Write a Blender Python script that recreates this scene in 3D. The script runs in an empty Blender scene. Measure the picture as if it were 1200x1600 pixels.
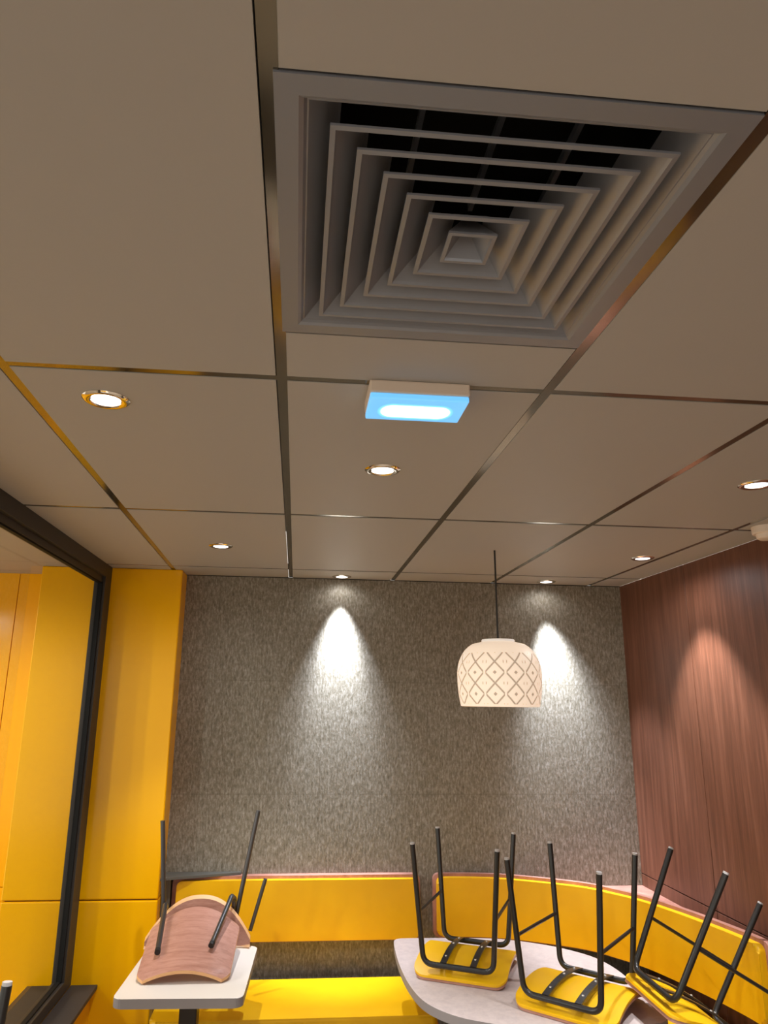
import bpy, bmesh, math, random
from mathutils import Vector, Matrix
random.seed(4)
S = bpy.context.scene
COL = S.collection
H = 2.55            # ceiling height
YW = 2.676          # back wall
XR = 2.595          # right wall

# ---------------------------------------------------------------- camera
CAM_A = 0.09174
CAM_B = 0.24689
CAM_C = 0.01226
CAM_X = 0.65632
CAM_Y = -1.44662
CAM_Z = -0.68061
CAM_F = 1107.30715
CAM_PX = 571.27362
CAM_PY = 812.41043
def cam_axes(a, b, c):
    f = Vector((math.sin(a)*math.cos(b), math.cos(a)*math.cos(b), math.sin(b)))
    r = Vector((math.cos(a), -math.sin(a), 0)); u = r.cross(f)
    return math.cos(c)*r + math.sin(c)*u, -math.sin(c)*r + math.cos(c)*u, f
cd = bpy.data.cameras.new('camera'); cam = bpy.data.objects.new('camera', cd); COL.objects.link(cam)
r, u, f = cam_axes(CAM_A, CAM_B, CAM_C)
m = Matrix((r, u, -f)).transposed().to_4x4(); m.translation = Vector((CAM_X, CAM_Y, H + CAM_Z)); cam.matrix_world = m
cd.sensor_fit = 'HORIZONTAL'; cd.sensor_width = 36; cd.lens = CAM_F/1200*36
cd.shift_x = (600 - CAM_PX)/1200; cd.shift_y = (CAM_PY - 800)/1200
cd.clip_start = 0.02
S.camera = cam

# ---------------------------------------------------------------- world and exposure
w = bpy.data.worlds.new('world'); S.world = w; w.use_nodes = True
w.node_tree.nodes['Background'].inputs[0].default_value = (1.0, 0.93, 0.84, 1)
w.node_tree.nodes['Background'].inputs[1].default_value = 1.45
S.view_settings.view_transform = 'Standard'; S.view_settings.look = 'None'
S.view_settings.gamma = 1; S.view_settings.use_curve_mapping = False
S.view_settings.exposure = 0.0
SPOT_W = 100.0
SPOT_COL = (0.95, 0.97, 1.0)
WASH_COL = (0.84, 0.95, 1.14)      # the two cooler wall washers

# ---------------------------------------------------------------- helpers
def srgb(r, g, b):
    def c(v):
        v /= 255
        return v/12.92 if v <= .04045 else ((v+.055)/1.055)**2.4
    return (c(r), c(g), c(b), 1)

def mat(name, col, rough=.5, metal=0, spec=.5, coat=0, emit=None, es=0):
    m = bpy.data.materials.new(name); m.use_nodes = True
    b = m.node_tree.nodes['Principled BSDF']
    b.inputs['Base Color'].default_value = col if len(col) == 4 else (*col, 1)
    b.inputs['Roughness'].default_value = rough; b.inputs['Metallic'].default_value = metal
    b.inputs['Specular IOR Level'].default_value = spec; b.inputs['Coat Weight'].default_value = coat
    b.inputs['Coat Roughness'].default_value = .08
    if emit: b.inputs['Emission Color'].default_value = (*emit, 1); b.inputs['Emission Strength'].default_value = es
    return m

class NT:
    """tiny node helper"""
    def __init__(s, m): s.t = m.node_tree; s.b = s.t.nodes['Principled BSDF']
    def n(s, typ, **kw):
        o = s.t.nodes.new(typ)
        for k, v in kw.items(): setattr(o, k, v)
        return o
    def l(s, a, b): s.t.links.new(a, b)
    def math(s, op, a, b=None):
        o = s.n('ShaderNodeMath', operation=op)
        for i, v in enumerate((a, b)):
            if v is None: continue
            if isinstance(v, (int, float)): o.inputs[i].default_value = v
            else: s.l(v, o.inputs[i])
        return o.outputs[0]
    def coords(s, scale=(1, 1, 1), rot=(0, 0, 0), kind='Object'):
        tc = s.n('ShaderNodeTexCoord'); mp = s.n('ShaderNodeMapping')
        mp.inputs['Scale'].default_value = scale; mp.inputs['Rotation'].default_value = rot
        s.l(tc.outputs[kind], mp.inputs[0]); return mp.outputs[0]
    def noise(s, vec, scale, detail=3, rough=.5, dist=0):
        o = s.n('ShaderNodeTexNoise'); o.inputs['Scale'].default_value = scale
        o.inputs['Detail'].default_value = detail; o.inputs['Roughness'].default_value = rough
        o.inputs['Distortion'].default_value = dist; s.l(vec, o.inputs['Vector']); return o.outputs[0]
    def ramp(s, fac, stops, interp='LINEAR'):
        o = s.n('ShaderNodeValToRGB'); o.color_ramp.interpolation = interp
        e = o.color_ramp.elements
        e[0].position, e[0].color = stops[0]; e[1].position, e[1].color = stops[1]
        for p, c in stops[2:]:
            k = e.new(p); k.color = c
        s.l(fac, o.inputs[0]); return o.outputs[0]
    def bump(s, h, strength, dist=.002):
        o = s.n('ShaderNodeBump'); o.inputs['Strength'].default_value = strength; o.inputs['Distance'].default_value = dist
        s.l(h, o.inputs['Height']); s.l(o.outputs[0], s.b.inputs['Normal']); return o

def obj(name, bm, m, parent=None, smooth=False, loc=None):
    me = bpy.data.meshes.new(name); bm.normal_update(); bm.to_mesh(me); bm.free()
    ms = m if isinstance(m, (list, tuple)) else [m]
    for x in ms: me.materials.append(x)
    if smooth:
        for p in me.polygons: p.use_smooth = True
        if hasattr(me, 'set_sharp_from_angle'): me.set_sharp_from_angle(angle=math.radians(38))
    o = bpy.data.objects.new(name, me); COL.objects.link(o)
    if parent: o.parent = parent
    if loc: o.location = loc
    return o

def tag(o, label, cat, group=None, kind=None):
    if label: o['label'] = label
    if cat: o['category'] = cat
    if group: o['group'] = group
    if kind: o['kind'] = kind
    return o
def thing(name, label, cat, loc=(0, 0, 0), rot=(0, 0, 0), group=None):
    o = bpy.data.objects.new(name, None); COL.objects.link(o); o.empty_display_size = .1
    o.location = loc; o.rotation_euler = rot
    return tag(o, label, cat, group)
def struct(name, bm, m, label=None, smooth=False, parent=None):
    o = obj(name, bm, m, parent, smooth)
    if not parent: o['kind'] = 'structure'
    if label: o['label'] = label
    return o

def box(bm, x0, x1, y0, y1, z0, z1, bev=0, seg=2, mi=0):
    v = [bm.verts.new((x, y, z)) for x in (x0, x1) for y in (y0, y1) for z in (z0, z1)]
    F = [(0, 1, 3, 2), (4, 6, 7, 5), (0, 4, 5, 1), (2, 3, 7, 6), (0, 2, 6, 4), (1, 5, 7, 3)]
    fs = [bm.faces.new([v[i] for i in q]) for q in F]
    for q in fs: q.material_index = mi
    if bev:
        es = list({e for q in fs for e in q.edges})
        bmesh.ops.bevel(bm, geom=es, offset=bev, segments=seg, profile=.5, affect='EDGES')
    return fs
def new(): return bmesh.new()
def boxo(*a, **k):
    bm = new(); box(bm, *a, **k); return bm

def lathe(bm, prof, n=32, c=(0, 0, 0), close=False, mi=0):
    rings = []
    for (r, z) in prof:
        if r < 1e-6: rings.append([bm.verts.new((c[0], c[1], c[2]+z))])
        else: rings.append([bm.verts.new((c[0]+r*math.cos(2*math.pi*k/n), c[1]+r*math.sin(2*math.pi*k/n), c[2]+z)) for k in range(n)])
    for a, b in zip(rings, rings[1:]):
        for k in range(n):
            q = [a[k % len(a)], a[(k+1) % len(a)], b[(k+1) % len(b)], b[k % len(b)]]
            q = list(dict.fromkeys(q))
            if len(q) > 2:
                fc = bm.faces.new(q); fc.material_index = mi

def fillet(pts, rad, n=6):
    """round the inner corners of a polyline"""
    P = [Vector(p) for p in pts]; out = [P[0]]
    for a, b, c in zip(P, P[1:], P[2:]):
        d1 = (a-b); d2 = (c-b); L = min(d1.length, d2.length)*.49
        ang = d1.angle(d2)
        t = min(rad/math.tan(ang/2), L); p1 = b+d1.normalized()*t; p2 = b+d2.normalized()*t
        for k in range(n+1):
            s = k/n; out.append(p1*(1-s)**2 + b*2*s*(1-s) + p2*s*s)
    out.append(P[-1]); return out
def tube(bm, pts, r, n=12, cap=True, mi=0):
    P = [Vector(p) for p in pts]; rings = []; up = None
    for i, p in enumerate(P):
        t = (P[min(i+1, len(P)-1)] - P[max(i-1, 0)]).normalized()
        if up is None:
            up = t.orthogonal().normalized()
        up = (up - t*up.dot(t)).normalized(); s = t.cross(up)
        rings.append([bm.verts.new(p + r*(up*math.cos(2*math.pi*k/n) + s*math.sin(2*math.pi*k/n))) for k in range(n)])
    for a, b in zip(rings, rings[1:]):
        for k in range(n): bm.faces.new((a[k], a[(k+1) % n], b[(k+1) % n], b[k])).material_index = mi
    if cap:
        bm.faces.new(rings[0][::-1]).material_index = mi; bm.faces.new(rings[-1]).material_index = mi
def tubeo(pts, r, n=12):
    bm = new(); tube(bm, pts, r, n); return bm

def catmull(pts, n=8, closed=False):
    P = [Vector(p) for p in pts]; N = len(P); out = []
    rng = range(N) if closed else range(N-1)
    for i in rng:
        g = (lambda k: P[k % N]) if closed else (lambda k: P[max(0, min(N-1, k))])
        p0, p1, p2, p3 = g(i-1), g(i), g(i+1), g(i+2)
        for k in range(n):
            t = k/n
            out.append(.5*((2*p1)+(p2-p0)*t+(2*p0-5*p1+4*p2-p3)*t*t+(3*p1-p0-3*p2+p3)*t**3))
    if not closed: out.append(P[-1])
    return out
def prism(bm, poly, z0, z1, bev=0, mi=0):
    b = [bm.verts.new((p[0], p[1], z0)) for p in poly]; t = [bm.verts.new((p[0], p[1], z1)) for p in poly]
    fb = bm.faces.new(b[::-1]); ft = bm.faces.new(t); fs = [fb, ft]
    for i in range(len(poly)):
        j = (i+1) % len(poly); fs.append(bm.faces.new((b[i], b[j], t[j], t[i])))
    for q in fs: q.material_index = mi
    if bev:
        es = list(ft.edges)+list(fb.edges)
        bmesh.ops.bevel(bm, geom=es, offset=bev, segments=2, profile=.5, affect='EDGES')
    return ft, fb
def rrect(x0, x1, y0, y1, r, n=6):
    out = []
    for cx, cy, a in ((x1-r, y1-r, 0), (x0+r, y1-r, 90), (x0+r, y0+r, 180), (x1-r, y0+r, 270)):
        for k in range(n+1):
            t = math.radians(a+90*k/n); out.append((cx+r*math.cos(t), cy+r*math.sin(t)))
    return out

# ---------------------------------------------------------------- materials
def m_tile():
    m = mat('ceiling tile', srgb(176, 170, 162), .55, spec=.25); t = NT(m)
    v = t.coords(); n = t.noise(v, 260, 2); t.bump(n, .06, .001); return m
def m_wallpaper():
    m = mat('woven wall covering', srgb(150, 140, 122), .6, spec=.35); t = NT(m)
    v = t.coords((60, 60, 15), (0, .30, 0)); n1 = t.noise(v, 1.6, 3, .6, .3)
    v2 = t.coords((42, 42, 24), (0, .25, 0)); n2 = t.noise(v2, 2.4, 2, .6, .5)
    v3 = t.coords((1, 1, 1)); n3 = t.noise(v3, 2.2, 2)
    f = t.math('ADD', t.math('MULTIPLY', n1, .55), t.math('MULTIPLY', n2, .45))
    c = t.ramp(f, [(.29, srgb(88, 79, 62)), (.75, srgb(172, 165, 154)), (.5, srgb(128, 119, 103))])
    # 60 cm panel joints
    tc = t.n('ShaderNodeTexCoord'); sp = t.n('ShaderNodeSeparateXYZ'); t.l(tc.outputs['Object'], sp.inputs[0])
    def joint(o, off):
        a = t.math('ABSOLUTE', t.math('SUBTRACT', t.math('FRACT', t.math('DIVIDE', t.math('ADD', o, off), .6)), .5))
        return t.math('LESS_THAN', a, .0032)
    j = t.math('MAXIMUM', joint(sp.outputs[0], 1.2-.2+.3), joint(sp.outputs[2], .6*3-1.96+.3+.6))
    mx = t.n('ShaderNodeMix', data_type='RGBA'); t.l(t.math('MULTIPLY', j, .45), mx.inputs[0])
    t.l(c, mx.inputs[6]); mx.inputs[7].default_value = srgb(100, 90, 74)
    t.l(mx.outputs[2], t.b.inputs['Base Color']); t.bump(f, .55, .003); return m
def m_wood(name, a, b, c, sc=(14, 14, .7), rough=.45, seam=False):
    m = mat(name, b, rough, spec=.35); t = NT(m)
    v = t.coords(sc); n1 = t.noise(v, 2.2, 5, .62, .6)
    v2 = t.coords((sc[0]*6, sc[1]*6, sc[2]*3)); n2 = t.noise(v2, 3, 3, .6)
    f = t.math('ADD', t.math('MULTIPLY', n1, .7), t.math('MULTIPLY', n2, .3))
    t.l(t.ramp(f, [(.34, a), (.66, c), (.5, b)]), t.b.inputs['Base Color']); t.bump(n2, .05, .001); return m
def m_leather():
    m = mat('yellow vinyl upholstery', srgb(240, 178, 8), .42, spec=.4); t = NT(m)
    v = t.coords(); n = t.noise(v, 420, 2, .6); n2 = t.noise(v, 5, 2)
    t.l(t.ramp(n2, [(.3, srgb(232, 174, 0)), (.7, srgb(240, 184, 2))]), t.b.inputs['Base Color']); t.bump(n, .12, .0008); return m
def m_flecked(name, col, col2, rough=.4):
    m = mat(name, col, rough, spec=.4); t = NT(m); n = t.noise(t.coords(), 38, 4, .65)
    t.l(t.ramp(n, [(.35, col2), (.65, col)]), t.b.inputs['Base Color']); return m
def m_glass():
    m = bpy.data.materials.new('window glass'); m.use_nodes = True; nt = m.node_tree; nt.nodes.clear()
    o = nt.nodes.new('ShaderNodeOutputMaterial'); mx = nt.nodes.new('ShaderNodeMixShader')
    tr = nt.nodes.new('ShaderNodeBsdfTransparent'); gl = nt.nodes.new('ShaderNodeBsdfGlossy'); fr = nt.nodes.new('ShaderNodeFresnel')
    fr.inputs[0].default_value = 1.45; gl.inputs['Roughness'].default_value = .0; tr.inputs[0].default_value = (.94, .95, .93, 1)
    ge = nt.nodes.new('ShaderNodeNewGeometry'); mu = nt.nodes.new('ShaderNodeMath'); mu.operation = 'MULTIPLY'; iv = nt.nodes.new('ShaderNodeMath'); iv.operation = 'SUBTRACT'
    iv.inputs[0].default_value = 1; nt.links.new(ge.outputs['Backfacing'], iv.inputs[1]); nt.links.new(iv.outputs[0], mu.inputs[0]); nt.links.new(fr.outputs[0], mu.inputs[1])
    nt.links.new(mu.outputs[0], mx.inputs[0]); nt.links.new(tr.outputs[0], mx.inputs[1]); nt.links.new(gl.outputs[0], mx.inputs[2])
    nt.links.new(mx.outputs[0], o.inputs[0]); return m
M = dict(
    tile=m_tile(), wallp=m_wallpaper(),
    tbar=mat('metal ceiling grid', srgb(128, 120, 104), .12, metal=.85),
    void=mat('dark void', (.012, .010, .008), .9),
    yellow=mat('yellow lacquered panel', srgb(250, 180, 0), .16, spec=.3),
    vinyl=m_leather(),
    wood=m_wood('brown wood laminate', srgb(88, 54, 38), srgb(106, 66, 48), srgb(126, 82, 62)),
    woodtrim=m_wood('reddish wood trim', srgb(142, 94, 80), srgb(168, 116, 100), srgb(184, 130, 112), (3, 3, 3)),
    ply=m_wood('pinkish plywood veneer', srgb(160, 110, 92), srgb(180, 130, 112), srgb(192, 144, 126), (2, 24, 24), .3),
    plyedge=mat('plywood edge', srgb(226, 172, 118), .5),
    frame=mat('bronze window frame', srgb(62, 56, 51), .45, metal=.0, spec=.2),
    gasket=mat('black gasket', (.010, .009, .008), .7, spec=.15),
    glass=m_glass(),
    sill=mat('dark grey sill', srgb(62, 57, 54), .5, spec=.25),
    louver=mat('grey satin diffuser metal', srgb(138, 139, 144), .36, metal=.3),
    black=mat('black powder coated steel', srgb(34, 31, 28), .32, spec=.6),
    gun=mat('gunmetal steel tube', srgb(92, 90, 90), .3, metal=.7),
    capm=mat('grey plastic end cap', srgb(190, 184, 180), .3),
    rubber=mat('black rubber tip', (.01, .01, .01), .5),
    strap=mat('dark steel strap', srgb(66, 64, 64), .32, metal=.5),
    screw=mat('bright screw head', srgb(235, 232, 225), .25, metal=.6),
    white_top=mat('white laminate', srgb(232, 222, 210), .35),
    top_edge=mat('grey table edging', srgb(140, 132, 130), .5),
    marble=m_flecked('pale lilac grey laminate', srgb(212, 196, 190), srgb(198, 182, 178)),
    chrome=mat('chrome bezel', srgb(225, 215, 200), .08, metal=1),
    lens=mat('lit lamp lens', (1, 1, 1), .4, emit=(.95, .95, 1.0), es=3.2),
    white_plastic=mat('cream white plastic', srgb(226, 206, 186), .4),
    floor=m_flecked('tan floor tile', srgb(158, 142, 122), srgb(140, 126, 108), .4),
    cord=mat('black cord', (.02, .016, .012), .5),
    greyp=mat('charcoal painted board', srgb(92, 90, 84), .45),
)

# ================================================================ STRUCTURE
struct('floor', boxo(-3.2, 4.5, -5, YW+.2, -.1, 0), M['floor'])
struct('wall_back', boxo(-.0, XR+.1, YW, YW+.12, 0, H), M['wallp'])
# right wall: wood laminate panels with fine seams
bm = new()
ys = [-5, -2.9, -1.7, -.48, .73, 1.945, YW+.1]
for a, b in zip(ys, ys[1:]):
    box(bm, XR, XR+.03, a+.0024, b-.0024, .9525, H, .001, 1); box(bm, XR, XR+.03, a+.0024, b-.0024, 0, .9475, .001, 1)
box(bm, XR+.02, XR+.12, -5, YW+.1, 0, H, mi=1)
struct('wall_right', bm, [M['wood'], M['void']])
# yellow panels past the window and the low wall under it
bm = new(); box(bm, -.40, -.275, -5, 2.51, 0, .50); struct('wall_left', bm, M['yellow'])
bm = new()
SE = H-1.663
for a, b in ((-3.2, -.963), (-.959, .0)):
    box(bm, a, b, 2.79, 2.82, SE+.002, H, .001, 1); box(bm, a, b, 2.79, 2.82, 0, SE-.002, .001, 1)
box(bm, -3.2, .0, 2.81, 2.9, 0, H, mi=1)
struct('wall_outside', bm, [M['yellow'], mat('dark red seam', srgb(90, 30, 5), .7)])
# yellow pillar, one joint across
bm = new()
box(bm, -.745, .006, 2.51, 2.80, SE+.0025, H, .007, 6); box(bm, -.745, .006, 2.51, 2.80, 0, SE-.0025, .007, 6)
box(bm, -.73, -.008, 2.525, 2.78, .01, H-.01, mi=1)
struct('trim_1', bm, [M['yellow'], mat('seam brown', srgb(80, 45, 5), .7)], 'glossy yellow clad pillar')

# ---- ceiling tiles, grid of T bars
Ls = [-1e9, None, .6, 1.2, 1.8, 2.4, 1e9]
def L0x(y): return .008-.0208*y
def Lx(i, y): return L0x(y) if i == 0 else .6*i
Ts = [-4.8, -3.6, -2.4, -1.2, 0, 1.2, 2.4, YW]
G = .0125
bm = new()
def tilequad(i, y0, y1):
    xa = (lambda y: -.372) if i == -1 else (lambda y: Lx(i, y)+G)
    xb = (lambda y: XR) if i == 4 else (lambda y: Lx(i+1, y)-G)
    v = [bm.verts.new((x, y, z)) for z in (H, H+.012) for x, y in ((xa(y0), y0), (xb(y0), y0), (xb(y1), y1), (xa(y1), y1))]
    for q in ((0, 1, 2, 3), (7, 6, 5, 4), (0, 4, 5, 1), (1, 5, 6, 2), (2, 6, 7, 3), (3, 7, 4, 0)): bm.faces.new([v[k] for k in q])
for a, b in zip(Ts, Ts[1:]):
    for i in range(-1, 5):
        y0, y1 = a+G, (b-G if b < YW else YW)
        if i == 1 and a == -1.2:
            tilequad(i, y0, -.797); tilequad(i, -.203, y1)
        else: tilequad(i, y0, y1)
bmesh.ops.recalc_face_normals(bm, faces=bm.faces)
struct('ceiling', bm, M['tile'])
bm = new()      # the grid
e = .0008
for i in range(0, 5):
    w2 = .0112
    v = [bm.verts.new((Lx(i, y)+s*w2+.001, y, z)) for z in (H+.0012, H+.03) for s, y in ((-1, -5), (1, -5), (1, YW), (-1, YW))]
    for q in ((3, 2, 1, 0), (0, 1, 5, 4), (1, 2, 6, 5), (2, 3, 7, 6), (3, 0, 4, 7)): bm.faces.new([v[k] for k in q])
for y in Ts[:-1]:
    box(bm, -.37, XR, y-.0108+.001, y+.0112+.001, H+.0016, H+.03)
bmesh.ops.recalc_face_normals(bm, faces=bm.faces)
struct('trim_2', bm, M['tbar'], 'metal ceiling grid bars')
bm = new(); box(bm, -.37, XR+.1, -5, YW+.1, H+.30, H+.34); struct('ceiling_void', bm, M['void'])
bm = new(); box(bm, -3.2, -.44, -5, 2.80, H, H+.05); struct('ceiling_outside', bm, M['tile'])
bm = new(); box(bm, .0, XR, YW-.004, YW, H-.004, H); struct('trim_3', bm, M['void'])

# ---- window: frame, glass, sills
win = bpy.data.objects.new('window_1', None); COL.objects.link(win); win['kind'] = 'structure'; win['label'] = 'large window in a bronze metal frame'
ZS = .52
bm = new()
box(bm, -.43, -.372, -5, 2.51, H-.068, H+.02, .002, 1)          # head
box(bm, -.43, -.388, -5, 2.51, H-.098, H-.066, .002, 1)
box(bm, -.43, -.3722, 2.392, 2.509, ZS+.049, H-.067, .0, 1)                # jamb at the pillar
box(bm, -.43, -.372, -5, 2.51, ZS, ZS+.05, .002, 1)              # bottom rail
obj('window_frame', bm, M['frame'], win)
bm = new()
box(bm, -.408, -.392, -5, 2.392, H-.106, H-.098); box(bm, -.408, -.384, 2.381, 2.393, ZS+.05, H-.098)
box(bm, -.408, -.388, -5, 2.392, ZS+.05, ZS+.058)
obj('window_gasket', bm, M['gasket'], win)
bm = new(); box(bm, -.404, -.400, -5, 2.38, ZS+.056, H-.10); obj('window_pane', bm, M['glass'], win)
bm = new(); box(bm, -.372, -.247, -5, 2.51, ZS-.02, ZS, .002, 1); struct('trim_4', bm, M['sill'], 'dark inner window sill')
bm = new(); box(bm, -.575, -.43, -5, 2.51, ZS-.02, ZS, .002, 1); struct('trim_5', bm, M['sill'], 'dark outer window sill')

# ================================================================ CEILING DIFFUSER
cx, cy = .897, -.502
vent = thing('air_diffuser', 'big square grey metal air diffuser with nested louvre rings in the ceiling', 'air vent', (cx, cy, H))
def ring4(bm, prof, mi=0):
    """square loft: prof = list of (half width, z)"""
    rings = [[bm.verts.new((sx*h, sy*h, z)) for sx, sy in ((-1, -1), (1, -1), (1, 1), (-1, 1))] for h, z in prof]
    for a, b in zip(rings, rings[1:]):
        for k in range(4): bm.faces.new((a[k], a[(k+1) % 4], b[(k+1) % 4], b[k])).material_index = mi
bm = new()
ring4(bm, [(.291, .006), (.291, -.002), (.262, -.002), (.256, .001), (.214, .044), (.210, .044), (.250, .005), (.291, .006)])
obj('outer_frame', bm, M['louver'], vent)
for wd in (.447, .375, .298, .224, .149):
    h = wd/2; bm = new()
    ring4(bm, [(h, .0), (h, -.0035), (h-.007, -.004), (h-.010, .000), (h-.050, .040), (h-.052, .040), (h-.012, .003), (h, .0)])
    obj('louvre_ring', bm, M['louver'], vent)
bm = new(); h = .037
ring4(bm, [(h, .0), (h, -.0035), (h-.006, -.004), (h-.008, .000), (h-.034, .034), (.0005, .036)])
ring4(bm, [(h, .0), (h-.030, .046), (.0005, .046)])
obj('centre_cone', bm, M['louver'], vent)
for off in (-.105, 0, .105):
    for sy in (-1, 1):
        bm = new(); box(bm, off-.0035, off+.0035, min(sy*.02, sy*.235), max(sy*.02, sy*.235), .050, .062); obj('cross_bar', bm, M['louver'], vent)
bm = new(); ring4(bm, [(.235, .05), (.235, .24), (.0005, .24)]); obj('duct_box', bm, M['void'], vent)

# ================================================================ DOWNLIGHTS
def make_downlight():
    t = thing('downlight', '', 'ceiling light')
    bm = new(); lathe(bm, [(.0345, .004), (.0355, -.003), (.043, -.0065), (.050, -.005), (.0550, -.001), (.0555, .003)], 40)
    obj('bezel', bm, M['chrome'], t, True)
    bm = new(); lathe(bm, [(.0001, -.005), (.02, -.0048), (.031, -.0035), (.0345, .001), (.0345, .004)], 36)
    obj('lens', bm, M['lens'], t, True)
    return t
dl0 = make_downlight()
# x, y, tilt vector (x, y), half angle, power factor, label
DL = [
 (.183, .165, 0, 0, 34, 1.0, 'round chrome downlight nearest the window, the largest in view'),
 (.896, .609, 0, 0, 34, 1.0, 'round chrome downlight just behind the emergency light'),
 (.283, 1.830, 0, 0, 36, .75, 'small round downlight over the white table, near the yellow pillar'),
 (.894, 2.590, 0, -.02, 25, .9, 'downlight tight against the grey wall, above its middle light scallop'),
 (2.099, 2.572, .13, -.10, 27, .9, 'downlight against the grey wall to the right of the pendant cord'),
 (2.315, 1.809, .15, 0, 31, 1.1, 'downlight beside the wood wall, above its taller light scallop'),
 (2.102, .602, 0, 0, 34, 1.0, 'downlight cut by the right edge of the picture'),
 (.30, -1.35, 0, 0, 38, 1.0, 'unseen added downlight behind the camera on the window side'),  # from here to the wood wall row: unseen lamps added for bounce light
 (1.50, -1.80, 0, 0, 38, 1.0, 'unseen added downlight behind the camera in the middle of the room'),
 (2.10, -.60, 0, 0, 38, 1.0, 'unseen added downlight near the wood wall'),
 (-2.20, 1.50, .75, .45, 44, .9, 'unseen added downlight beyond the window glass nearest the yellow pillar'),  # from here down: unseen lamps added to brighten the space past the glass
 (-2.05, .30, .55, .70, 44, .9, 'unseen added downlight beyond the window glass, beside the sill'),
 (-2.90, .80, .70, .50, 44, .9, 'unseen added downlight beyond the window glass, farthest out'),
]
for i, (x, y, tx, ty, ha, pf, lab) in enumerate(DL):
    if i == 0: t = dl0
    else:
        t = dl0.copy(); COL.objects.link(t)
        for ch in [c for c in dl0.children if c.type == 'MESH']:
            c = ch.copy(); COL.objects.link(c); c.parent = t
    t.location = (x, y, H); tag(t, lab, 'ceiling light', 'recessed downlights')
for i, (x, y, tx, ty, ha, pf, lab) in enumerate(DL):
    ld = bpy.data.lights.new('lamp_beam', 'SPOT'); ld.energy = SPOT_W*pf; ld.color = WASH_COL if (.8 < x < 2.2 and y > 2.5) else SPOT_COL
    ld.spot_size = math.radians(2*(ha+3)); ld.spot_blend = .55; ld.shadow_soft_size = .018
    lo = bpy.data.objects.new('lamp_beam', ld); COL.objects.link(lo); lo.location = (x, y, H-.012)
    lo.rotation_euler = Vector((tx, ty, -1)).to_track_quat('-Z', 'Y').to_euler()
    if .8 < x < 2.2 and y > 2.5:        # hot centre of the narrow beam that washes the wall
        ld = bpy.data.lights.new('lamp_core', 'SPOT'); ld.energy = SPOT_W*3.3; ld.color = WASH_COL
        ld.spot_size = math.radians(2*(ha-6)); ld.spot_blend = 1; ld.shadow_soft_size = .018
        lo = bpy.data.objects.new('lamp_core', ld); COL.objects.link(lo); lo.location = (x, y, H-.012)
        lo.rotation_euler = Vector((tx*.8, ty+.16, -1)).to_track_quat('-Z', 'Y').to_euler()
    # weak wide spill of the same lamp
    ld = bpy.data.lights.new('lamp_spill', 'SPOT'); ld.energy = (2.0 if y > 2.5 else 9.0)*min(pf, 1.2); ld.color = SPOT_COL
    ld.spot_size = math.radians(168); ld.spot_blend = .6; ld.shadow_soft_size = .03
    lo = bpy.data.objects.new('lamp_spill', ld); COL.objects.link(lo); lo.location = (x, y, H-.014)

# ================================================================ EMERGENCY LIGHT
em = thing('emergency_light', 'white emergency light box with glowing pale blue lens on the ceiling', 'emergency light', (.905, .045, H))
bm = new(); box(bm, -.112, .112, -.066, .060, -.030, 0, .004, 2); obj('housing', bm, M['white_plastic'], em)
mb = mat('blue lit diffuser', (.2, .5, .9), .25, emit=(.08, .42, .95), es=.95); t = NT(mb)
tc = t.n('ShaderNodeTexCoord'); sp = t.n('ShaderNodeSeparateXYZ'); t.l(tc.outputs['Object'], sp.inputs[0])
dx = t.math('DIVIDE', t.math('MAXIMUM', t.math('SUBTRACT', t.math('ABSOLUTE', sp.outputs[0]), .052), 0), .036)
dy = t.math('DIVIDE', t.math('ADD', sp.outputs[1], -.004), .044)
d = t.math('SQRT', t.math('ADD', t.math('POWER', dx, 2), t.math('POWER', dy, 2)))
t.l(t.ramp(d, [(.55, (3.0, 3.2, 3.3, 1)), (.82, (.22, .86, 1.25, 1)), (1.0, (.12, .46, .85, 1))]), t.b.inputs['Emission Color'])
t.b.inputs['Emission Strength'].default_value = 1.0
bm = new(); box(bm, -.110, .110, -.064, .058, -.044, -.030, .003, 2); obj('lens', bm, mb, em)
ld = bpy.data.lights.new('emergency_glow', 'AREA'); ld.shape = 'RECTANGLE'; ld.size = .16; ld.size_y = .05; ld.energy = 1.1; ld.color = (.45, .8, 1.0)
lo = bpy.data.objects.new('emergency_glow', ld); COL.objects.link(lo); lo.location = (.905, .042, H-.047)

# smoke detector by the wood wall
sd = thing('smoke_detector', 'cream plastic detector on the ceiling beside the wood wall', 'smoke detector', (2.491, 1.13, H))
bm = new(); lathe(bm, [(.0001, -.030), (.048, -.030), (.052, -.026), (.053, 0)], 36); obj('base', bm, M['white_plastic'], sd, True)
bm = new(); lathe(bm, [(.0001, -.052), (.026, -.052), (.036, -.046), (.040, -.030)], 36); obj('sensor_head', bm, M['white_plastic'], sd, True)

# ================================================================ PENDANT LAMP
PX, PY = 1.560, 1.739
pen = thing('pendant_lamp', 'cream dome pendant lamp with a diamond lattice pattern, hanging on a thin black cord', 'lamp', (PX, PY, H))
bm = new(); tube(bm, [(-.002, 0, 0), (.0, 0, -.42)], .0045, 8); obj('cord', bm, M['cord'], pen)
ms = mat('patterned glowing shade', srgb(246, 226, 204), .45); t = NT(ms)
tc = t.n('ShaderNodeTexCoord'); sp = t.n('ShaderNodeSeparateXYZ'); t.l(tc.outputs['Object'], sp.inputs[0])
ang = t.math('ARCTAN2', sp.outputs[0], sp.outputs[1])
uu = t.math('MULTIPLY', ang, 13/(2*math.pi))
a = t.math('ABSOLUTE', t.math('SUBTRACT', t.math('FRACT', t.math('ADD', uu, 10.5+.73)), .5))
vv = t.math('DIVIDE', t.math('ADD', sp.outputs[2], .655+.9+.045), .090)
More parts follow.
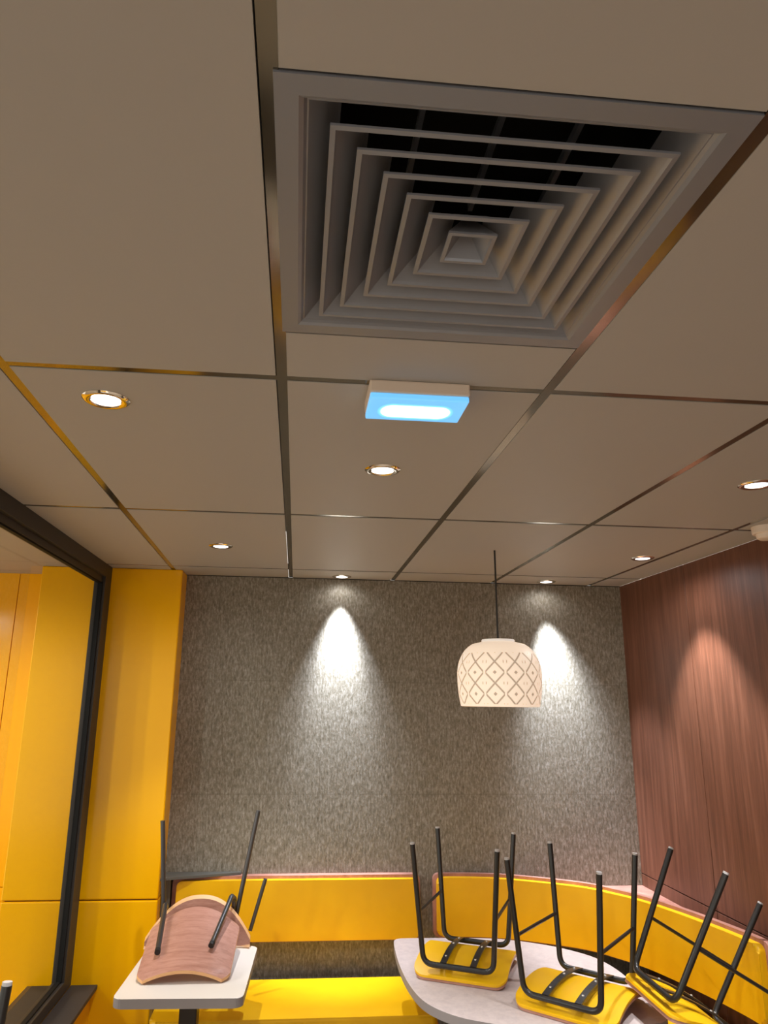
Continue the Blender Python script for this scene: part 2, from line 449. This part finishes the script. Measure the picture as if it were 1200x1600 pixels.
bq = t.math('ABSOLUTE', t.math('SUBTRACT', t.math('FRACT', vv), .5))
dd = t.math('ABSOLUTE', t.math('SUBTRACT', t.math('ADD', t.math('MULTIPLY', a, 1.06), bq), .5))
line = t.math('MULTIPLY', t.math('LESS_THAN', dd, .058), t.math('LESS_THAN', a, .445))
cap_ = t.math('MULTIPLY', t.math('LESS_THAN', t.math('ABSOLUTE', t.math('SUBTRACT', a, .43)), .02), t.math('LESS_THAN', bq, .07))
dia = t.math('LESS_THAN', t.math('ADD', a, bq), .095)
dash = t.math('MULTIPLY', t.math('LESS_THAN', t.math('ABSOLUTE', t.math('SUBTRACT', a, .415)), .018), t.math('GREATER_THAN', bq, .435))
pat = t.math('MAXIMUM', t.math('MAXIMUM', line, cap_), t.math('MAXIMUM', dia, dash))
lim = t.math('MULTIPLY', t.math('LESS_THAN', sp.outputs[2], -.480), t.math('GREATER_THAN', sp.outputs[2], -.697))
pat = t.math('MULTIPLY', pat, lim)
mx = t.n('ShaderNodeMix', data_type='RGBA'); t.l(pat, mx.inputs[0]); mx.inputs[6].default_value = srgb(244, 222, 198); mx.inputs[7].default_value = srgb(174, 154, 134)
t.l(mx.outputs[2], t.b.inputs['Base Color']); t.l(mx.outputs[2], t.b.inputs['Emission Color']); t.b.inputs['Emission Strength'].default_value = .62
t.bump(t.math('SUBTRACT', 1.0, pat), .5, .002)
ZT, ZB = -.424, -.706
prof = []
for k in range(25):
    s = k/24
    z = ZT + (ZB-ZT)*s
    # dome: shoulder then slight taper in to the rim
    if s < .52: rr = .070 + (.187-.070)*math.sin(math.acos(max(-1, min(1, 1-s/.52))))**.95
    else: q = (s-.52)/.48; rr = .187 - .014*q**2.2
    prof.append((rr, z))
inner = [(r-.006, z-.0 if k else z-.006) for k, (r, z) in enumerate(prof)][::-1]
bm = new(); lathe(bm, prof+[(prof[-1][0]-.003, ZB-.002)]+inner+[(.0001, ZT-.006)], 72); obj('lamp_shade', bm, ms, pen, True)
bm = new(); lathe(bm, [(.0001, -.413), (.072, -.414), (.074, -.418), (.074, -.426), (.0001, -.427)], 48)
obj('top_cap', bm, mat('white shade cap', srgb(236, 228, 220), .4, emit=(.95, .88, .80), es=.35), pen, True)
bm = new(); lathe(bm, [(.0001, -.540), (.022, -.53), (.030, -.505), (.022, -.475), (.014, -.455), (.014, -.43)], 24)
obj('bulb', bm, mat('lit bulb', (1, .9, .8), .4, emit=(1, .82, .62), es=3), pen, True)

# ================================================================ BENCHES
def bend_map(bm, path):
    """map (s, t, z) verts on to a plan curve; t measured to the left-hand normal side (towards the room)"""
    P = [Vector((p[0], p[1])) for p in path]; cum = [0]
    for a, b in zip(P, P[1:]): cum.append(cum[-1]+(b-a).length)
    def at(s):
        s = max(0, min(cum[-1]-1e-6, s)); i = max(k for k in range(len(cum)) if cum[k] <= s); i = min(i, len(P)-2)
        fr = (s-cum[i])/(cum[i+1]-cum[i]); p = P[i].lerp(P[i+1], fr)
        def tn(k): return (P[min(k+1, len(P)-1)]-P[max(k-1, 0)]).normalized()
        tg = tn(i).lerp(tn(i+1), fr).normalized(); return p, Vector((tg.y, -tg.x))
    for v in bm.verts:
        p, n = at(v.co.x); q = p + n*v.co.y; v.co = Vector((q.x, q.y, v.co.z))
    return cum[-1]
def plen(path): return sum(((Vector(b[:2])-Vector(a[:2])).length for a, b in zip(path, path[1:])))
def slab(L0, L1, t0, t1, z0, z1, rc, bev, cuts=0, pillow=0):
    """upright rounded board: s along x, thickness along y, corners of radius rc"""
    bm = new(); poly = rrect(L0, L1, z0, z1, rc)
    a = [bm.verts.new((p[0], t0, p[1])) for p in poly]; b = [bm.verts.new((p[0], t1, p[1])) for p in poly]
    fa = bm.faces.new(a); fb = bm.faces.new(b[::-1])
    for i in range(len(poly)):
        j = (i+1) % len(poly); bm.faces.new((a[j], a[i], b[i], b[j]))
    bmesh.ops.bevel(bm, geom=list(fb.edges), offset=bev, segments=4, profile=.5, affect='EDGES')
    for k in range(1, cuts):
        x = L0+(L1-L0)*k/cuts
        bmesh.ops.bisect_plane(bm, geom=bm.verts[:]+bm.edges[:]+bm.faces[:], plane_co=(x, 0, 0), plane_no=(1, 0, 0))
    bmesh.ops.recalc_face_normals(bm, faces=bm.faces)
    return bm
# straight wall-hung backrest
bs = thing('bench', 'straight yellow bench with a padded backrest hung on the grey wall, behind the white table', 'bench', (.70, 2.35, 0))
br = bpy.data.objects.new('backrest', None); COL.objects.link(br); br.parent = bs; br.location = (0, YW-2.35, .665)
bm = slab(-.620, .632, -.078, -.046, .0, .285, .028, .014); obj('cushion', bm, M['vinyl'], br, True)
bm = slab(-.645, .645, -.046, 0.0, -.012, .300, .030, .003); obj('backing_board', bm, M['woodtrim'], br, True)
# straight seat
def flat_cushion(poly, z0, z1, bev):
    bm = new(); ft, fb = prism(bm, poly, z0, z1)
    bmesh.ops.bevel(bm, geom=list(ft.edges), offset=bev, segments=4, profile=.5, affect='EDGES'); return bm
obj('seat_cushion', flat_cushion(rrect(-.632, .640, -.225, .232, .03), .448, .500, .016), M['vinyl'], bs, True)
bm = new(); prism(bm, rrect(-.640, .650, -.230, .235, .03), .425, .447, .002); obj('seat_board', bm, M['woodtrim'], bs, True)
bm = new(); box(bm, -.60, .62, -.16, .20, 0, .425, .003, 1); obj('base', bm, mat('dark bench plinth', srgb(60, 45, 38), .5), bs)

# curved backrest and seat in the corner
CV = [(1.434, 2.612), (1.629, 2.602), (1.824, 2.553), (2.115, 2.400), (2.235, 2.265), (2.319, 2.127), (2.382, 1.955), (2.433, 1.774), (2.470, 1.603), (2.484, 1.487)]
path = catmull([(x, y, 0) for x, y in CV], 8)
LL = plen(path)
cs = thing('bench', 'curved yellow corner bench with a padded backrest wrapping round to the wood wall', 'bench', (0, 0, 0))
cb = bpy.data.objects.new('backrest', None); COL.objects.link(cb); cb.parent = cs
bm = slab(.0, LL, -.034, -.002, .668, .950, .028, .014, cuts=70); bend_map(bm, path)
for v in bm.verts: pass
o = obj('cushion', bm, M['vinyl'], cb, True)
pb = [(x, y, 0) for x, y in [(1.418, 2.612)]]+[tuple(p) for p in path]+[(2.486, 1.462, 0)]
LB = plen(pb)
bm = slab(.0, LB, -.060, -.034, .655, .965, .030, .003, cuts=70); bend_map(bm, pb); obj('backing_board', bm, M['woodtrim'], cb, True)
# shift: cushion front face must lie on the measured curve (t = 0 is the front)
# ledge behind the curve
inner_c = [(p[0], p[1]) for p in path]
def offs(path, d):
    out = []
    for i, p in enumerate(path):
        tg = (Vector(path[min(i+1, len(path)-1)])-Vector(path[max(i-1, 0)])).normalized()
        out.append((p[0]-tg.y*d*-1, p[1]-tg.x*d))
    return out
oc = offs([tuple(p) for p in path], -.062)
oc = [(min(x, XR-.002), min(y, YW-.002)) for x, y in oc]
lp = [(x, y) for x, y in oc if y < YW-.006]
bm = new(); prism(bm, [(lp[0][0]-.02, YW-.001)]+lp+[(XR-.001, lp[-1][1]), (XR-.001, YW-.001)], .868, .888)
bmesh.ops.recalc_face_normals(bm, faces=bm.faces)
led = obj('corner_shelf', bm, M['woodtrim'], None); tag(led, 'reddish wood ledge filling the corner behind the curved backrest', 'ledge')
# curved seat
sc = offs([tuple(p) for p in path], -.0); si = offs([tuple(p) for p in path], .43)
poly = [(x, y) for x, y in sc[6:]] + [(x, y) for x, y in si[6:][::-1] ]
def clean(poly):
    out = []
    for p in poly:
        if not out or (Vector(p)-Vector(out[-1])).length > .012: out.append(p)
    return out
bm = new(); ft, fb = prism(bm, clean(poly), .448, .500); bmesh.ops.bevel(bm, geom=list(ft.edges), offset=.012, segments=3, profile=.5, affect='EDGES')
bmesh.ops.recalc_face_normals(bm, faces=bm.faces); obj('seat_cushion', bm, M['vinyl'], cs, True)
bm = new(); prism(bm, clean(poly), .425, .447); bmesh.ops.recalc_face_normals(bm, faces=bm.faces); obj('seat_board', bm, M['woodtrim'], cs)
si2 = offs([tuple(p) for p in path], .36)
bm = new(); prism(bm, clean([(x, y) for x, y in sc[6:]]+[(x, y) for x, y in si2[6:][::-1]]), 0, .425); bmesh.ops.recalc_face_normals(bm, faces=bm.faces)
obj('base', bm, mat('dark curved plinth', srgb(60, 45, 38), .5), cs)
# grey filler at the pillar end of the straight backrest
fl = thing('corner_filler', 'charcoal filler board and ledge between the yellow pillar and straight backrest', 'panel', (0, 0, 0))
bm = new(); prism(bm, [(.007, YW-.001), (.007, 2.535), (.09, 2.566), (.40, 2.655), (.40, YW-.001)], .966, .978, .001); obj('ledge', bm, M['greyp'], fl)
bm = new(); box(bm, .007, .050, 2.60, YW-.001, .62, .965, .002, 1); obj('end_board', bm, M['greyp'], fl)

# ================================================================ TABLES
tl = thing('table', 'small white square pedestal table carrying the wooden chair', 'table', (.258, 1.972, 0), (0, 0, math.radians(-2.5)))
bm = new(); ft, fb = prism(bm, rrect(-.248, .248, -.298, .298, .035), .716, .75, .002)
for q in bm.faces:
    q.material_index = 0 if (q.normal.z > .9) else 1
bm.normal_update()
for q in bm.faces: q.material_index = 0 if q.normal.z > .9 else 1
obj('tabletop', bm, [M['white_top'], M['top_edge']], tl)
bm = new(); box(bm, -.036, .036, -.036, .036, .02, .716, .003, 1); obj('pedestal', bm, M['black'], tl)
bm = new(); box(bm, -.20, .20, -.22, .14, 0, .02, .004, 1); obj('base_plate', bm, M['black'], tl)

RT = [(1.160, 2.285), (1.178, 2.318), (1.235, 2.328), (1.49, 2.318), (1.64, 2.300), (1.753, 2.261), (1.904, 2.171), (2.023, 2.040), (2.068, 1.90), (2.076, 1.74), (2.074, 1.56),
      (2.066, 1.44), (2.035, 1.375), (1.97, 1.345), (1.80, 1.325), (1.60, 1.330), (1.48, 1.352), (1.374, 1.397), (1.285, 1.450), (1.215, 1.530), (1.172, 1.63), (1.148, 1.80), (1.143, 2.0), (1.150, 2.18)]
RC = (1.62, 1.82)
tr = thing('table', 'large curved lilac grey table carrying the upturned yellow stools', 'table', (RC[0], RC[1], 0))
bm = new(); prism(bm, [(p.x, p.y) for p in catmull([(x-RC[0], y-RC[1], 0) for x, y in RT[::-1]], 5, True)], .718, .75, .002)
bmesh.ops.recalc_face_normals(bm, faces=bm.faces); bm.normal_update()
for q in bm.faces: q.material_index = 0 if q.normal.z > .9 else 1
obj('tabletop', bm, [M['marble'], M['top_edge']], tr)
for dx, dy in ((-.25, -.06), (.10, -.16)):
    bm = new(); lathe(bm, [(.0001, .012), (.19, .010), (.20, 0), (.0001, 0)][::-1] if False else [(.0001, 0), (.17, 0), (.17, .008), (.05, .018), (.035, .03), (.035, .718), (.0001, .718)], 32, (dx, dy, 0))
    obj('pedestal', bm, M['black'], tr, True)

# ================================================================ STOOLS (drawn upside down: seat at z = 0, legs up)
TR = .0112
def make_stool():
    t = thing('stool', '', 'stool')
    # saddle seat, arched from front to back
    nx, ny = 20, 22; X0, X1, Y0, Y1 = -.195, .195, -.185, .215; rc = .05
    def zu(x, y):
        q = (y-.02)/.205
        return .012 + .050*(1-min(1, abs(q))**2.2) - .0*(x/.2)**2
    def build(z_off, th, inset, m, nm):
        bm = new(); poly = rrect(X0+inset, X1-inset, Y0+inset, Y1-inset, rc-inset)
        vs = [bm.verts.new((p[0], p[1], 0)) for p in poly]; fc = bm.faces.new(vs)
        for k in range(1, ny):
            y = Y0+(Y1-Y0)*k/ny
            bmesh.ops.bisect_plane(bm, geom=bm.verts[:]+bm.edges[:]+bm.faces[:], plane_co=(0, y, 0), plane_no=(0, 1, 0))
        for v in bm.verts: v.co.z = zu(v.co.x, v.co.y)+z_off
        r_ = bmesh.ops.extrude_face_region(bm, geom=bm.faces[:])
        for g in r_['geom']:
            if isinstance(g, bmesh.types.BMVert): g.co.z += th
        bmesh.ops.recalc_face_normals(bm, faces=bm.faces)
        return obj(nm, bm, m, t, True)
    pad = build(0, .008, .0, M['vinyl'], 'seat_underside')
    build(-.012, .012, .003, M['ply'], 'seat_shell')
    bw, bd, tw, td, hz = .145, .1755, .181, .2095, .519
    for sy in (-1, 1):
        pts = fillet([(-tw, sy*td, hz), (-bw, sy*bd, .060), (bw, sy*bd, .060), (tw, sy*td, hz)], .045, 8)
        o = obj('leg_frame', tubeo(pts, TR), M['black'], t, True)
        for sx in (-1, 1):
            a = Vector((sx*tw, sy*td, hz)); d = (a-Vector((sx*bw, sy*bd, .06))).normalized()
            obj('foot_cap', tubeo([a-d*.001, a+d*.007], TR*.92), M['capm'], o)
    for sx in (-1, 1):
        k = .42; x = sx*(bw+(tw-bw)*k); y = bd+(td-bd)*k; z = .06+(hz-.06)*k
        obj('side_rail', tubeo([(x, -y, z), (x, y, z)], .0065, 8), M['black'], t, True)
        bm = new(); xs = sx*.062; N = 12; top = []; bot = []
        for i in range(N+1):
            y = -bd+2*bd*i/N; z = .0725+.020*(1-(2*i/N-1)**2)*1.0 - .0
            z = max(z-.0, zu(0, y)+.010)
            top.append([bm.verts.new((xs+s*.0125, y, z)) for s in (-1, 1)]); bot.append([bm.verts.new((xs+s*.0125, y, z-.006)) for s in (-1, 1)])
        for i in range(N):
            bm.faces.new((top[i][0], top[i][1], top[i+1][1], top[i+1][0])); bm.faces.new((bot[i+1][0], bot[i+1][1], bot[i][1], bot[i][0]))
            for s, q in ((0, 1), (1, -1)):
                bm.faces.new([top[i][s], top[i+1][s], bot[i+1][s], bot[i][s]][::q])
        st = obj('strap', bm, M['strap'], t)
        for y in (-.125, .01, .115):
            z = max(.0725+.020*(1-(y/bd)**2), zu(0, y)+.010)
            bm = new(); lathe(bm, [(.005, 0), (.0045, .003), (.0001, .0038)], 12, (xs, y, z)); obj('screw', bm, M['screw'], st, True)
    return t
def copy_tree(o, parent=None):
    c = o.copy(); COL.objects.link(c)
    if parent: c.parent = parent
    for ch in list(o.children): copy_tree(ch, c)
    return c
s0 = make_stool()
TZ = .75
s0.location = (1.426, 1.902, TZ); s0.rotation_euler = (0, 0, -.451)
tag(s0, 'yellow stool upturned on the round table, nearest the straight backrest', 'stool', 'upturned yellow stools')
s1 = copy_tree(s0); s1.location = (1.768, 1.515, TZ); s1.rotation_euler = (0, 0, -.739)
s1['label'] = 'yellow stool upturned on the middle of the round table front, nearest the viewer'
s2 = copy_tree(s0)
R = Matrix.Rotation(-1.548, 3, 'Z') @ Matrix.Rotation(.035, 3, 'Y') @ Matrix.Rotation(-.525, 3, 'X')
q = Vector((2.132, 1.346, .789)) - R @ Vector((0, 0, .060)) 
m4 = R.to_4x4(); m4.translation = q; s2.matrix_world = m4; s2.rotation_euler = R.to_euler(); s2.location = q
s2['label'] = 'tilted yellow stool leaning off the right end of the round table'
s3 = copy_tree(s0); s3.location = (-.033, .061, TZ); s3.rotation_euler = (0, 0, .35)
s3['label'] = 'stool of which only one black leg tip shows, by the window sill'
tn = thing('table', 'white table beside the window holding the stool at the left edge', 'table', (-.03, .03, 0))
bm = new(); prism(bm, rrect(-.235, .30, -.30, .40, .03), .716, .75, .002); obj('tabletop', bm, M['white_top'], tn)
bm = new(); box(bm, -.036, .036, -.036, .036, .02, .716, .003, 1); obj('pedestal', bm, M['black'], tn)
bm = new(); box(bm, -.20, .20, -.20, .20, 0, .02, .004, 1); obj('base_plate', bm, M['black'], tn)

# ================================================================ WOODEN CHAIR on the white table
ch = thing('wooden_chair', 'chair with arched pinkish plywood seat and grey tube legs, upturned on the white table', 'chair', (.25, 2.0, TZ))
O = Vector((.25, 2.0, TZ))
def arch(nm, fn, nu, nv, th, nrm=(0, 0, 1)):
    bm = new(); A = [[bm.verts.new(Vector(fn(u/nu, v/nv))-O) for v in range(nv+1)] for u in range(nu+1)]
    for u in range(nu):
        for v in range(nv): bm.faces.new((A[u][v], A[u+1][v], A[u+1][v+1], A[u][v+1]))
    n = Vector(nrm); bm.normal_update()
    r_ = bmesh.ops.extrude_face_region(bm, geom=bm.faces[:])
    for g in r_['geom']:
        if isinstance(g, bmesh.types.BMVert): g.co -= n*th
    bmesh.ops.recalc_face_normals(bm, faces=bm.faces); bm.normal_update()
    for q in bm.faces: q.material_index = 0 if abs(q.normal.dot(n)) > .45 else 1
    return obj(nm, bm, [M['ply'], M['plyedge']], ch, True)
def seat_fn(u, v):
    s = 2*u-1                       # across
    k = abs(s)**2
    y = 1.815 + .40*v
    # rounded corners front
    half = .186 + .012*v
    if v < .12: half -= .030*(1-v/.12)**2
    if v > .85: half -= .035*((v-.85)/.15)**2
    y += .0 if v > .5 else .012*k*0
    x = .240 + half*s + .0*v
    z = .766 + .100*v - .0*v*v + (.034+.030*v)*(1-k) 
    return (x, y, z)
arch('seat', seat_fn, 24, 20, .012)
def back_fn(u, v):
    s = 2*u-1
    x = .245 + .238*s
    top = .948 - .165*abs(s)**2.3
    z = top - v*.12
    z = max(z, .756)
    y = 2.275 - .045*s*s - .012*v
    return (x, y, z)
arch('backrest', back_fn, 26, 8, .020, (0, -.7, -.7))
def rod(pts, rad=.0112, fl_=.03):
    return tubeo([tuple(Vector(p)-O) for p in fillet(pts, fl_, 6)], rad)
pa = [(.118, 1.925, .842), (.088, 2.235, .935), (.082, 2.305, .90), (.078, 2.315, .80), (.072, 2.315, .86), (.036, 2.30, 1.287)]
pbx = [(.338, 1.945, .858), (.390, 2.215, .972), (.398, 2.300, .94), (.385, 2.315, .80), (.397, 2.320, .80), (.490, 2.325, 1.327)]
for pts in (pa, pbx):
    o = obj('leg', rod(pts), M['gun'], ch, True)
    a = Vector(pts[0])-O; d = (Vector(pts[1])-Vector(pts[0])).normalized()
    obj('rubber_tip', tubeo([a-d*.016, a+d*.002], .0122), M['rubber'], o)
for pts in ([(.478, 2.31, .80), (.540, 2.30, 1.025)],):
    obj('leg', tubeo([tuple(Vector(p)-O) for p in pts], .0095), M['gun'], ch, True)
